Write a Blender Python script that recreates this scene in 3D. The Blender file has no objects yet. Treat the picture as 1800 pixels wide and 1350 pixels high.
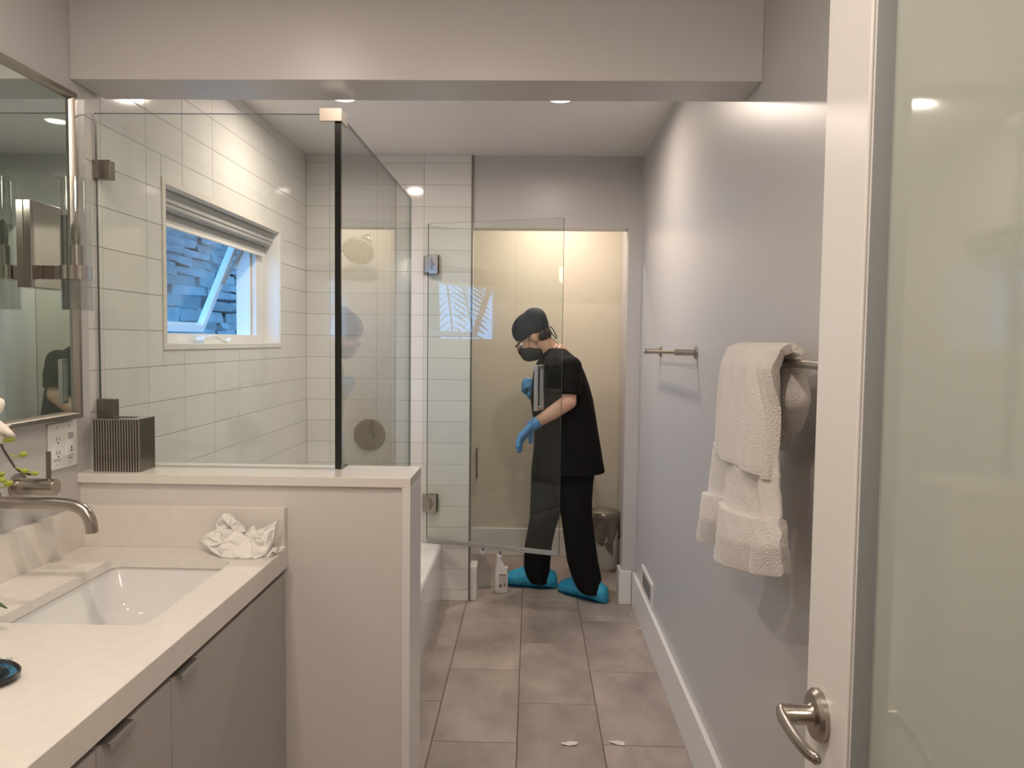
import bpy, bmesh, math, random
from mathutils import Vector, Matrix, noise
random.seed(7)
PI = math.pi
SC = bpy.context.scene
COL = SC.collection

# ------------------------------------------------------------------ camera, world, exposure
F_PX = 1352.0
CAM = Vector((0, 0, 1.443))
def _axes(yaw, pitch, roll):
    cy, sy, cp, sp = math.cos(yaw), math.sin(yaw), math.cos(pitch), math.sin(pitch)
    fwd = Vector((sy*cp, cy*cp, sp)); right = Vector((cy, -sy, 0)); up = right.cross(fwd)
    cr, sr = math.cos(roll), math.sin(roll)
    return cr*right + sr*up, -sr*right + cr*up, fwd
RT, UP, FW = _axes(*[math.radians(a) for a in (-1.434, -3.18, .666)])
cam_d = bpy.data.cameras.new('camera'); cam_d.sensor_width = 36; cam_d.lens = F_PX/1800*36
cam_d.clip_start = .01
cam = bpy.data.objects.new('camera', cam_d); COL.objects.link(cam)
m3 = Matrix((RT, UP, -FW)).transposed()
cam.matrix_world = Matrix.Translation(CAM) @ m3.to_4x4()
SC.camera = cam

world = bpy.data.worlds.new('sky'); SC.world = world; world.use_nodes = True
wn = world.node_tree.nodes; wl = world.node_tree.links; wn.clear()
wo = wn.new('ShaderNodeOutputWorld'); bg = wn.new('ShaderNodeBackground')
bg.inputs[0].default_value = (.17, .48, 1, 1); bg.inputs[1].default_value = 8.0
wl.new(bg.outputs[0], wo.inputs[0])
SC.view_settings.view_transform = 'Standard'; SC.view_settings.look = 'None'
SC.view_settings.gamma = 1; SC.view_settings.use_curve_mapping = False
SC.view_settings.exposure = 0.18
WARM = (1.0, .845, .725)
CAN_W = dict(shower=7.6, vanity=6.2, alcove=9.0, hall=300.0)  # hall drives the added fill globe

def at(x, y, **k):
    """measured photo point -> point in the room on the plane X=, Y= or Z="""
    d = RT*((x-900)/F_PX) - UP*((y-675)/F_PX) + FW
    (a, v), = k.items(); i = 'XYZ'.index(a)
    return CAM + d*((v-CAM[i])/d[i])

# ------------------------------------------------------------------ materials
def mat(name, col, rough=.5, metal=0, noise=0, nscale=8, bump=0, bscale=60, spec=.5, rnd=0, coat=0, trans=0, stretch=None, sheen=0, emit=None, sss=0):
    m = bpy.data.materials.new(name); m.use_nodes = True
    nt = m.node_tree; b = nt.nodes['Principled BSDF']
    c = (*col, 1) if len(col) == 3 else col
    b.inputs['Base Color'].default_value = c
    b.inputs['Roughness'].default_value = rough; b.inputs['Metallic'].default_value = metal
    b.inputs['Specular IOR Level'].default_value = spec
    if coat: b.inputs['Coat Weight'].default_value = coat; b.inputs['Coat Roughness'].default_value = .04
    if trans: b.inputs['Transmission Weight'].default_value = trans
    if sheen: b.inputs['Sheen Weight'].default_value = sheen; b.inputs['Sheen Roughness'].default_value = .4
    if sss: b.inputs['Subsurface Weight'].default_value = sss; b.inputs['Subsurface Radius'].default_value = (.02,.008,.004)
    if emit: b.inputs['Emission Color'].default_value = (*emit[0], 1); b.inputs['Emission Strength'].default_value = emit[1]
    tc = nt.nodes.new('ShaderNodeTexCoord'); vec = tc.outputs['Object']
    if stretch:
        mp = nt.nodes.new('ShaderNodeMapping'); mp.inputs['Scale'].default_value = stretch
        nt.links.new(vec, mp.inputs[0]); vec = mp.outputs[0]
    if rnd or noise:
        oi = nt.nodes.new('ShaderNodeObjectInfo')
        add = nt.nodes.new('ShaderNodeVectorMath'); add.operation = 'MULTIPLY_ADD'
        add.inputs[1].default_value = (17, 31, 23)
        nt.links.new(oi.outputs['Random'], add.inputs[0]); nt.links.new(vec, add.inputs[2])
        hs = nt.nodes.new('ShaderNodeHueSaturation'); hs.inputs['Color'].default_value = c
        mr = nt.nodes.new('ShaderNodeMapRange'); mr.inputs['To Min'].default_value = 1-rnd; mr.inputs['To Max'].default_value = 1+rnd
        nt.links.new(oi.outputs['Random'], mr.inputs[0])
        val = mr.outputs[0]
        if noise:
            n = nt.nodes.new('ShaderNodeTexNoise'); n.inputs['Scale'].default_value = nscale; n.inputs['Detail'].default_value = 5; n.inputs['Roughness'].default_value = .6
            nt.links.new(add.outputs[0], n.inputs['Vector'])
            m2 = nt.nodes.new('ShaderNodeMapRange'); m2.inputs['From Min'].default_value = .3; m2.inputs['From Max'].default_value = .7
            m2.inputs['To Min'].default_value = 1-noise; m2.inputs['To Max'].default_value = 1+noise
            nt.links.new(n.outputs[0], m2.inputs[0])
            mu = nt.nodes.new('ShaderNodeMath'); mu.operation = 'MULTIPLY'
            nt.links.new(val, mu.inputs[0]); nt.links.new(m2.outputs[0], mu.inputs[1]); val = mu.outputs[0]
        nt.links.new(val, hs.inputs['Value']); nt.links.new(hs.outputs[0], b.inputs['Base Color'])
    if bump:
        n = nt.nodes.new('ShaderNodeTexNoise'); n.inputs['Scale'].default_value = bscale; n.inputs['Detail'].default_value = 3
        nt.links.new(vec, n.inputs['Vector'])
        bp = nt.nodes.new('ShaderNodeBump'); bp.inputs['Strength'].default_value = bump; bp.inputs['Distance'].default_value = .004
        nt.links.new(n.outputs[0], bp.inputs['Height']); nt.links.new(bp.outputs[0], b.inputs['Normal'])
    return m
def clear_mat(name, tint, f0=.04, rough=0.0):
    """clear pane: tinted see-through plus mirror reflection growing at glancing angles (Schlick)"""
    m = bpy.data.materials.new(name); m.use_nodes = True; nt = m.node_tree; nt.nodes.clear()
    o = nt.nodes.new('ShaderNodeOutputMaterial'); mx = nt.nodes.new('ShaderNodeMixShader')
    t = nt.nodes.new('ShaderNodeBsdfTransparent'); g = nt.nodes.new('ShaderNodeBsdfGlossy')
    t.inputs[0].default_value = (*tint, 1); g.inputs['Roughness'].default_value = rough
    lw = nt.nodes.new('ShaderNodeLayerWeight'); lw.inputs[0].default_value = .5
    p = nt.nodes.new('ShaderNodeMath'); p.operation = 'POWER'; p.inputs[1].default_value = 5
    s = nt.nodes.new('ShaderNodeMath'); s.operation = 'MULTIPLY_ADD'; s.inputs[1].default_value = 1-f0; s.inputs[2].default_value = f0
    nt.links.new(lw.outputs['Facing'], p.inputs[0]); nt.links.new(p.outputs[0], s.inputs[0])
    nt.links.new(s.outputs[0], mx.inputs[0]); nt.links.new(t.outputs[0], mx.inputs[1]); nt.links.new(g.outputs[0], mx.inputs[2])
    nt.links.new(mx.outputs[0], o.inputs[0])
    return m
def emis_mat(name, col, s):
    return mat(name, (.9, .9, .9), emit=(col, s))

M = dict(
 pale=mat('pale satin paint', (.70, .665, .635), .33),
 paint=mat('satin grey paint', (.57, .555, .545), .33, bump=.05, bscale=350),
 ceil=mat('ceiling paint', (.80, .78, .755), .5),
 trimw=mat('white trim paint', (.80, .79, .77), .3),
 alcove=mat('cream paint', (.66, .61, .50), .45),
 tile=mat('glazed white tile', (.76, .75, .72), .07, rnd=.03, bump=.03, bscale=7),
 grout=mat('grey grout', (.46, .445, .415), .85),
 fgrout=mat('floor grout', (.14, .115, .095), .9),
 ftile=mat('stone look floor tile', (.35, .30, .265), .42, noise=.27, nscale=5, rnd=.06, bump=.04, bscale=25, stretch=(1, .6, 1)),
 quartz=mat('warm white quartz', (.78, .745, .69), .17, noise=.03, nscale=40),
 porcelain=mat('white porcelain', (.80, .80, .79), .06),
 cab=mat('taupe lacquer', (.42, .385, .365), .3),
 cabin=mat('cabinet carcass', (.12, .10, .09), .6),
 nickel=mat('brushed nickel', (.44, .405, .36), .26, metal=1, bump=.04, bscale=300),
 nickeld=mat('dark brushed nickel', (.27, .245, .21), .3, metal=1),
 chrome=mat('polished metal', (.55, .53, .50), .08, metal=1),
 alum=mat('satin aluminium', (.52, .51, .50), .35, metal=1),
 mirror=mat('mirror silver', (.74, .83, .795), .01, metal=1),
 glass=clear_mat('shower glass', (.955, .975, .962)),
 wglass=clear_mat('window glass', (.95, .97, .97)),
 tglass=clear_mat('clear lamp glass', (.94, .955, .95), .09),
 gedge=mat('glass edge', (.03, .05, .043), .3),
 gseal=mat('black corner seal', (.008, .009, .009), .15),
 sweep=mat('grey vinyl sweep', (.33, .33, .32), .3),
 frost=mat('frosted green white glass', (.46, .495, .445), .06, spec=.6),
 reveal=mat('grey primed edge', (.30, .31, .315), .5),
 black=mat('black scrubs', (.0035, .0035, .004), .8, spec=.25),
 skin=mat('skin', (.62, .36, .26), .45, sss=.08),
 cap=mat('navy cap cloth', (.012, .017, .03), .8),
 mask=mat('black mask cloth', (.012, .013, .014), .8),
 hair=mat('dark hair', (.02, .014, .01), .5),
 glove=mat('blue nitrile', (.08, .27, .56), .38),
 shoe=mat('blue plastic shoe cover', (.03, .36, .60), .35, noise=.25, nscale=30, bump=.8, bscale=45),
 sole=mat('dark blue sole', (.01, .05, .10), .6),
 wplastic=mat('white plastic', (.80, .79, .77), .3),
 slot=mat('dark slot', (.02, .018, .016), .6),
 led=mat('grey sensor window', (.42, .42, .43), .2),
 label=mat('label print grey', (.38, .37, .40), .4),
 labeld=mat('label print dark', (.09, .08, .10), .4),
 labelr=mat('label print plum', (.20, .07, .12), .4),
 trig=mat('blue cap plastic', (.03, .06, .2), .4),
 bag=mat('grey bin liner', (.25, .23, .205), .4, bump=.6, bscale=25),
 steel=mat('bin steel', (.5, .48, .45), .3, metal=1),
 towel=mat('white terry cotton', (.80, .755, .71), .95, sheen=.3, bump=1.0, bscale=260),
 towelb=mat('woven towel band', (.80, .755, .71), .85, bump=.5, bscale=60, stretch=(1, .15, 9)),
 tissue=mat('white tissue', (.86, .84, .80), .85),
 blue=mat('blue agate', (.015, .16, .30), .15, noise=.6, nscale=40, coat=.5),
 rim=mat('dark agate rim', (.01, .012, .02), .3),
 crystal=clear_mat('crystal', (.88, .92, .93), .06),
 petal=mat('orchid petal', (.82, .76, .68), .5, sss=.1),
 bud=mat('orchid bud green', (.33, .38, .05), .4),
 stem=mat('orchid stem', (.055, .03, .02), .5),
 leaf=mat('orchid leaf', (.05, .13, .03), .4),
 pot=mat('white ceramic pot', (.75, .74, .72), .2),
 blind=mat('grey roller blind', (.42, .42, .42), .8),
 stone=mat('ledge stone', (.09, .088, .085), .85, noise=.35, nscale=9, rnd=.35, bump=.6, bscale=30),
 mortar=mat('stone wall mortar', (.03, .03, .029), .9),
 ground=mat('garden ground', (.10, .09, .07), .95),
 frond=mat('palm frond green', (.05, .09, .035), .5),
 trunk=mat('palm trunk', (.12, .08, .05), .9),
 lens=emis_mat('lit lamp lens', (1, .86, .70), 14),
 bulb=clear_mat('bulb glass', (.95, .95, .92), .06),
 hallp=mat('hall paint', (.62, .58, .54), .6),
 hallf=mat('hall floor wood', (.22, .13, .08), .5),
)

# ------------------------------------------------------------------ geometry helpers
def link(name, me, m=None, parent=None, smooth=False):
    o = bpy.data.objects.new(name, me); COL.objects.link(o)
    if m is not None and len(me.materials) == 0:
        me.materials.append(m if not isinstance(m, str) else M[m])
    if parent is not None:
        o.parent = parent
        o.matrix_parent_inverse = Matrix.Translation(parent.location).inverted() if parent.parent is None else parent_inv(parent)
    if smooth: shade(me)
    return o
def parent_inv(p):
    return Matrix.Identity(4) if p.type != 'EMPTY' else Matrix.Translation(p.location).inverted()
def shade(me, ang=40):
    for p in me.polygons: p.use_smooth = True
    bm = bmesh.new(); bm.from_mesh(me)
    for e in bm.edges:
        if len(e.link_faces) == 2 and e.calc_face_angle(0) > math.radians(ang): e.smooth = False
    bm.to_mesh(me); bm.free()
def tag(o, label=None, cat=None, group=None, kind=None):
    if label: o['label'] = label
    if cat: o['category'] = cat
    if group: o['group'] = group
    if kind: o['kind'] = kind
    return o
def thing(name, label, cat, loc, group=None, kind=None):
    o = bpy.data.objects.new(name, None); COL.objects.link(o); o.location = loc
    o.empty_display_size = .05
    return tag(o, label, cat, group, kind)
def finish(bm, name, m, parent=None, smooth=False, ang=40):
    bmesh.ops.recalc_face_normals(bm, faces=bm.faces)
    me = bpy.data.meshes.new(name); bm.to_mesh(me); bm.free()
    o = link(name, me, m, parent)
    if smooth: shade(me, ang)
    return o
def bm_box(bm, x0, x1, y0, y1, z0, z1, bev=0, seg=2):
    vs = [bm.verts.new((x, y, z)) for x in (x0, x1) for y in (y0, y1) for z in (z0, z1)]
    fs = [(0,1,3,2), (4,6,7,5), (0,4,5,1), (2,3,7,6), (0,2,6,4), (1,5,7,3)]
    faces = [bm.faces.new([vs[i] for i in f]) for f in fs]
    if bev:
        ed = list({e for f in faces for e in f.edges})
        bmesh.ops.bevel(bm, geom=ed, offset=bev, segments=seg, affect='EDGES', profile=.5)
def box(name, x0, x1, y0, y1, z0, z1, m, parent=None, bev=0, seg=2):
    bm = bmesh.new(); bm_box(bm, x0, x1, y0, y1, z0, z1, bev, seg)
    return finish(bm, name, m, parent)
def boxes(name, L, m, parent=None, bev=0):
    bm = bmesh.new()
    for b in L: bm_box(bm, *b, bev=bev)
    return finish(bm, name, m, parent)
def bm_loft(bm, rings, cap0=True, cap1=True, closed=True):
    R = [[bm.verts.new(p) for p in r] for r in rings]
    n = len(R[0])
    for a, b in zip(R, R[1:]):
        for i in range(n if closed else n-1):
            j = (i+1) % n
            bm.faces.new((a[i], a[j], b[j], b[i]))
    if cap0: bm.faces.new(R[0][::-1])
    if cap1: bm.faces.new(R[-1])
    return R
def loft(name, rings, m, parent=None, cap0=True, cap1=True, ang=40, closed=True):
    bm = bmesh.new(); bm_loft(bm, rings, cap0, cap1, closed)
    return finish(bm, name, m, parent, True, ang)
def frame(d):
    d = Vector(d).normalized(); a = Vector((0,0,1)) if abs(d.z) < .9 else Vector((1,0,0))
    u = d.cross(a).normalized(); return u, d.cross(u).normalized()
def circ(c, d, r, n=20, r2=None):
    u, v = frame(d); c = Vector(c); r2 = r2 or r
    return [c + u*(r*math.cos(2*PI*i/n)) + v*(r2*math.sin(2*PI*i/n)) for i in range(n)]
def bm_tube(bm, pts, rad, n=14, cap=True):
    pts = [Vector(p) for p in pts]; k = len(pts)
    rad = rad if isinstance(rad, (list, tuple)) else [rad]*k
    d0 = (pts[1]-pts[0]).normalized(); u, v = frame(d0); rings = []
    for i, p in enumerate(pts):
        d = (pts[min(i+1, k-1)] - pts[max(i-1, 0)]).normalized()
        u = (u - d*u.dot(d)).normalized(); v = d.cross(u)
        rings.append([p + u*(rad[i]*math.cos(2*PI*j/n)) + v*(rad[i]*math.sin(2*PI*j/n)) for j in range(n)])
    bm_loft(bm, rings, cap, cap)
def tube(name, pts, rad, m, parent=None, n=14, cap=True):
    bm = bmesh.new(); bm_tube(bm, pts, rad, n, cap); return finish(bm, name, m, parent, True, 50)
def lathe(name, c, d, prof, m, parent=None, n=32, ang=35, cap0=True, cap1=True):
    """prof: list of (distance along d, radius)"""
    c = Vector(c); d = Vector(d).normalized()
    return loft(name, [circ(c+d*t, d, max(r, 1e-4), n) for t, r in prof], m, parent, cap0, cap1, ang)
def catmull(P, k=8):
    P = [Vector(p) for p in P]; P = [P[0]*2-P[1]] + P + [P[-1]*2-P[-2]]; out = []
    for i in range(1, len(P)-2):
        for j in range(k):
            t = j/k; a, b, c, d = P[i-1:i+3]
            out.append(.5*((2*b)+(c-a)*t+(2*a-5*b+4*c-d)*t*t+(3*b-a-3*c+d)*t**3))
    out.append(P[-2]); return out
def rrect(x0, x1, y0, y1, z, r, k=6):
    out = []
    for cx, cy, a0 in ((x1-r, y1-r, 0), (x0+r, y1-r, 90), (x0+r, y0+r, 180), (x1-r, y0+r, 270)):
        for i in range(k+1):
            a = math.radians(a0 + 90*i/k); out.append(Vector((cx+r*math.cos(a), cy+r*math.sin(a), z)))
    return out
def slab(name, poly, t, m, medge, parent=None):
    """pane from a planar outline, thickness vector t; edge faces take their own material"""
    t = Vector(t); bm = bmesh.new()
    a = [bm.verts.new(Vector(p)) for p in poly]; b = [bm.verts.new(Vector(p)+t) for p in poly]
    bm.faces.new(a); bm.faces.new(b[::-1])
    for i in range(len(a)):
        j = (i+1) % len(a); f = bm.faces.new((a[i], b[i], b[j], a[j])); f.material_index = 1
    bmesh.ops.recalc_face_normals(bm, faces=bm.faces)
    me = bpy.data.meshes.new(name); bm.to_mesh(me); bm.free()
    me.materials.append(M[m]); me.materials.append(M[medge])
    return link(name, me, None, parent)
def bm_ball(bm, c, r, rot=None, seg=20):
    r = r if isinstance(r, (list, tuple)) else (r, r, r)
    mt = Matrix.Translation(Vector(c)) @ (rot.to_4x4() if rot else Matrix.Identity(4)) @ Matrix.Diagonal((*r, 1))
    bmesh.ops.create_uvsphere(bm, u_segments=seg, v_segments=seg//2+2, radius=1, matrix=mt)
def bm_caps(bm, p0, r0, p1, r1):
    bm_ball(bm, p0, r0, seg=14); bm_ball(bm, p1, r1, seg=14)
    p0, p1 = Vector(p0), Vector(p1); d = p1-p0
    if d.length > 1e-5: bm_loft(bm, [circ(p0, d, r0, 14), circ(p1, d, r1, 14)])
def ball(name, c, r, m, parent=None, rot=None, seg=16):
    bm = bmesh.new(); bm_ball(bm, c, r, rot, seg); return finish(bm, name, m, parent, True, 80)
def remesh(bm, name, voxel, m, parent=None, smooth=6, fac=.5):
    """one continuous skin over overlapping closed shapes"""
    bmesh.ops.recalc_face_normals(bm, faces=bm.faces)
    me = bpy.data.meshes.new(name+'_base'); bm.to_mesh(me); bm.free()
    o = bpy.data.objects.new(name+'_base', me); COL.objects.link(o)
    r = o.modifiers.new('remesh', 'REMESH'); r.mode = 'VOXEL'; r.voxel_size = voxel
    s = o.modifiers.new('smooth', 'SMOOTH'); s.iterations = smooth; s.factor = fac
    dg = bpy.context.evaluated_depsgraph_get()
    out = bpy.data.meshes.new_from_object(o.evaluated_get(dg)); out.name = name
    bpy.data.objects.remove(o); bpy.data.meshes.remove(me)
    out.materials.clear()
    for p in out.polygons: p.use_smooth = True
    return link(name, out, m, parent)
def copies(name, me, locs, parent):
    for l in locs:
        o = bpy.data.objects.new(name, me); COL.objects.link(o); o.location = l; o.parent = parent

# ------------------------------------------------------------------ room sizes (metres)
XL, XT, XR = -1.225, -1.234, .585          # vanity wall, shower tile face, right wall
YF, YB, YA, CZ = .20, 4.19, 5.13, 2.44     # door wall, shower end wall, toilet alcove wall, ceiling
PY0, PY1, PX1 = 2.035, 2.235, -.32         # half wall
WY0, WY1, WZ0, WZ1 = 2.573, 3.742, 1.42, 1.955   # window recess

def struct(o): o['kind'] = 'structure'; return o
S = struct
floor = S(box('floor', -1.4, .72, YF-.12, YA+.1, -.1, -.003, 'fgrout'))
S(box('ceiling', -1.4, .72, YF-.12, YA+.1, CZ, CZ+.08, 'ceil'))
wl_ = S(boxes('wall_left', [(-1.38, XL, .08, 2.10, 0, CZ), (-1.38, -1.242, 2.10, WY0, 0, CZ), (-1.38, -1.242, WY1, YA+.1, 0, CZ),
     (-1.38, -1.242, WY0, WY1, 0, WZ0), (-1.38, -1.242, WY0, WY1, WZ1, CZ)], 'paint'))
wr_ = S(box('wall_right', XR, .72, YF-.12, YA+.1, 0, CZ, 'paint'))
wb_ = S(boxes('wall_back', [(-1.242, -.328, 4.2, 4.31, 0, CZ), (-.328, .515, 4.2, 4.31, 2.055, CZ), (.515, XR, 4.2, 4.31, 0, CZ)], 'paint'))
S(box('wall_alcove', -1.242, XR, YA, YA+.1, 0, CZ, 'alcove'))
S(boxes('wall_front', [(XL, -.95, .08, YF, 0, CZ), (.43, XR, .08, YF, 0, CZ), (-.95, .43, .08, YF, 2.34, CZ)], 'paint'))
S(box('wall_header', XL, XR, PY0, 2.205, 2.118, CZ, 'paint', bev=.002))
# hall behind the doorway
S(box('floor_hall', -1.4, 1.4, -2.4, .08, -.1, 0, 'hallf'))
S(boxes('wall_hall', [(-1.5, -1.4, -2.4, .08, 0, CZ), (1.4, 1.5, -2.4, .08, 0, CZ), (-1.5, 1.5, -2.5, -2.4, 0, CZ), (-1.4, -1.38, .07, .08, 0, CZ), (.72, 1.4, .0, .08, 0, CZ)], 'hallp'))
S(box('ceiling_hall', -1.4, 1.4, -2.4, .08, CZ, CZ+.08, 'ceil'))

# floor tiles, running bond, each its own piece
TW, TL = .3085, .615
ftm = {}
def ftile(x0, x1, y0, y1):
    key = (round(x1-x0, 4), round(y1-y0, 4))
    if key[0] < .01 or key[1] < .01: return
    if key not in ftm:
        bm = bmesh.new(); g = .0018
        bm_box(bm, g, key[0]-g, g, key[1]-g, -.01, 0, bev=.0012, seg=1)
        bmesh.ops.recalc_face_normals(bm, faces=bm.faces)
        me = bpy.data.meshes.new('floor_tile'); bm.to_mesh(me); bm.free(); me.materials.append(M['ftile']); ftm[key] = me
    o = bpy.data.objects.new('floor_tile', ftm[key]); COL.objects.link(o); o.location = (x0, y0, 0); o.parent = floor
for c in range(-3, 3):
    x0 = -.0345 + c*TW; x1 = x0+TW
    x1 = min(x1, XR)
    off = 3.0 if c % 2 == 0 else 2.693
    k0 = math.floor((YF-off)/TL)
    for k in range(k0, 6):
        y0, y1 = max(off+k*TL, YF-.1), min(off+(k+1)*TL, YA)
        if y1-y0 > .02: ftile(max(x0, -1.22), x1, y0, y1)

# wall tiles, stacked, each its own piece
wtm = {}
def wtile(w, h, axis):
    key = (round(w, 4), round(h, 4), axis)
    if key not in wtm:
        bm = bmesh.new(); g = .0012
        if axis == 'Y': bm_box(bm, 0, .008, g, w-g, g, h-g, bev=.0007, seg=1)
        else: bm_box(bm, g, w-g, -.010, 0, g, h-g, bev=.0007, seg=1)
        bmesh.ops.recalc_face_normals(bm, faces=bm.faces)
        me = bpy.data.meshes.new('wall_tile'); bm.to_mesh(me); bm.free(); me.materials.append(M['tile']); shade(me, 30); wtm[key] = me
    return wtm[key]
def put(me, loc, parent, tilt=True):
    o = bpy.data.objects.new('wall_tile', me); COL.objects.link(o); o.location = loc; o.parent = parent
    if tilt: o.rotation_euler = (random.uniform(-.0016, .0016), random.uniform(-.0016, .0016), random.uniform(-.0016, .0016))
RZ = [CZ] + [2.397-.1167*k for k in range(21)]
RZ = [z for z in RZ if z > .02] + [0]
HY0, HY1, HZ0, HZ1 = 2.55, 3.763, 1.40, 1.975      # window surround outline
gx = (-1.2422, -1.2352)
boxes('grout_bed', [(*gx, 2.10, HY0, .30, CZ), (*gx, HY1, YB+.01, .30, CZ), (*gx, HY0, HY1, .30, HZ0), (*gx, HY0, HY1, HZ1, CZ)], 'grout', wl_)
VY = [2.10] + [2.193+.257*k for k in range(8)] + [YB]
VY = [v for v in VY if v <= YB]
for zt, zb in zip(RZ, RZ[1:]):
    if zt < .33: continue
    zb = max(zb, .30)
    for a, b in zip(VY, VY[1:]):
        rects = [(a, b, zb, zt)]
        if a < HY1 and b > HY0 and zb < HZ1 and zt > HZ0:
            rects = []
            if a < HY0: rects.append((a, HY0, zb, zt))
            if b > HY1: rects.append((HY1, b, zb, zt))
            lo, hi = max(a, HY0), min(b, HY1)
            if zt > HZ1: rects.append((lo, hi, HZ1, zt))
            if zb < HZ0: rects.append((lo, hi, zb, HZ0))
        for (p, q, r, s) in rects:
            if q-p > .008 and s-r > .008: put(wtile(q-p, s-r, 'Y'), (-1.242, p, r), wl_)
gb2 = box('grout_bed', -1.24, -.332, 4.1912, 4.2005, 0, CZ, 'grout', wb_)
VX = [XT, -1.105, -.848, -.591, -.334]
for zt, zb in zip(RZ, RZ[1:]):
    for a, b in zip(VX, VX[1:]):
        put(wtile(b-a, zt-zb, 'X'), (a, 4.2, zb), wb_)
o = S(box('trim_1', -.334, -.325, 4.186, 4.2, 0, CZ, 'nickeld', bev=.001)); tag(o, 'slim brushed metal edging strip at the end of the tiled wall', 'edge trim')

# baseboards
def baseboard(name, L):
    return S(boxes(name, L, 'trimw', bev=.003))
baseboard('baseboard_right', [(.567, XR, .25, 4.184, 0, .185)])
baseboard('baseboard_pillar', [(.497, XR-.019, 4.184, 4.2, 0, .187), (.497, .515, 4.2, 4.31, 0, .187)])
baseboard('baseboard_alcove', [(-1.24, XR, YA-.016, YA, 0, .185)])
baseboard('baseboard_jamb', [(-.328, -.29, 4.202, 4.325, 0, .19)])

# half wall with stone cap and end panel
pony = S(box('wall_half', XL, -.343, PY0+.012, PY1-.012, 0, 1.047, 'pale'))
box('cap', XL, PX1, PY0, PY1, 1.047, 1.073, 'quartz', pony, bev=.0015)
box('end_panel', -.343, PX1, PY0, PY1, 0, 1.047, 'trimw', pony, bev=.0015)

# ------------------------------------------------------------------ window
win = S(thing('window_1', 'small awning window pushed open in a tiled recess', 'window', (-1.3, 3.15, WZ0)))
del win['category']
boxes('surround', [(-1.24, XT+.004, HY0, WY0, HZ0, HZ1), (-1.24, XT+.004, WY1, HY1, HZ0, HZ1), (-1.24, XT+.004, WY0, WY1, WZ1, HZ1), (-1.24, XT+.004, WY0, WY1, HZ0, WZ0)], 'quartz', win, bev=.001)
boxes('recess_lining', [(-1.38, -1.238, WY0, WY0+.004, WZ0, WZ1), (-1.38, -1.238, WY1-.004, WY1, WZ0, WZ1), (-1.38, -1.238, WY0+.004, WY1-.004, WZ1-.004, WZ1), (-1.38, -1.316, WY0+.004, WY1-.004, WZ0, WZ0+.004)], 'trimw', win)
box('window_sill', -1.315, -1.236, WY0, WY1, WZ0-.006, WZ0+.002, 'quartz', win)
FW0 = .10
boxes('window_frame', [(-1.335, -1.312, WY0+.004, WY0+.05, WZ0, WZ1), (-1.335, -1.312, WY1-FW0, WY1-.004, WZ0, WZ1),
    (-1.335, -1.312, WY0+.05, WY1-FW0, WZ0, WZ0+.038), (-1.335, -1.312, WY0+.05, WY1-FW0, WZ1-.06, WZ1)], 'wplastic', win, bev=.002)
boxes('outer_jamb', [(-1.40, -1.336, WY1-FW0-.02, WY1-FW0+.03, WZ0, WZ1), (-1.40, -1.336, WY0, WY0+.03, WZ0, WZ1), (-1.40, -1.336, WY0+.03, WY1-FW0-.02, WZ0, WZ0+.03), (-1.40, -1.336, WY0+.03, WY1-FW0-.02, WZ1-.05, WZ1)], 'wplastic', win)
# sash hinged at its top, swung outwards
SA = math.radians(23); sx, sz = -1.372, WZ1-.055
def sash_pt(y, s, t): return Vector((sx - s*math.sin(SA) - t*math.cos(SA), y, sz - s*math.cos(SA) + t*math.sin(SA)))
sash = None
def sash_bar(bm, y0, y1, s0, s1):
    a = [sash_pt(y, s, t) for t in (0, .03) for (y, s) in ((y0, s0), (y1, s0), (y1, s1), (y0, s1))]
    v = [bm.verts.new(p) for p in a]
    for f in ((0,1,2,3), (7,6,5,4), (0,4,5,1), (1,5,6,2), (2,6,7,3), (3,7,4,0)): bm.faces.new([v[i] for i in f])
sy0, sy1, sl = WY0+.035, WY1-FW0-.03, .468
bm = bmesh.new()
for b in ((sy0, sy0+.035, 0, sl), (sy1-.035, sy1, 0, sl), (sy0+.035, sy1-.035, 0, .035), (sy0+.035, sy1-.035, sl-.035, sl)): sash_bar(bm, *b)
sash = finish(bm, 'sash', 'wplastic', win)
p = slab('pane', [sash_pt(sy0+.03, .03, .012), sash_pt(sy1-.03, .03, .012), sash_pt(sy1-.03, sl-.03, .012), sash_pt(sy0+.03, sl-.03, .012)], (-.005*math.cos(SA), 0, .005*math.sin(SA)), 'wglass', 'gedge', win)
tube('stay_arm', [(-1.36, WY1-FW0-.025, WZ1-.08), sash_pt(sy1-.01, .22, -.006)], .006, 'alum', win)
# roller blind
bl = thing('roller_blind', 'grey roller blind rolled almost fully up in the window recess', 'blind', (-1.28, 3.157, WZ1-.06))
box('cassette', -1.305, -1.262, WY0+.004, WY1-.004, WZ1-.048, WZ1-.004, 'blind', bl, bev=.004)
lathe('roll', (-1.283, WY0+.02, WZ1-.055), (0, 1, 0), [(0, .017), (WY1-WY0-.04, .017)], 'blind', bl, 20)
box('fabric', -1.2985, -1.2965, WY0+.03, WY1-.03, WZ1-.112, WZ1-.055, 'blind', bl)
br_ = box('bottom_bar', -1.303, -1.291, WY0+.03, WY1-.03, WZ1-.122, WZ1-.108, 'wplastic', bl, bev=.003)
box('pull_tab', -1.300, -1.284, 3.12, 3.16, WZ1-.130, WZ1-.120, 'tglass', bl, bev=.002)
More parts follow.
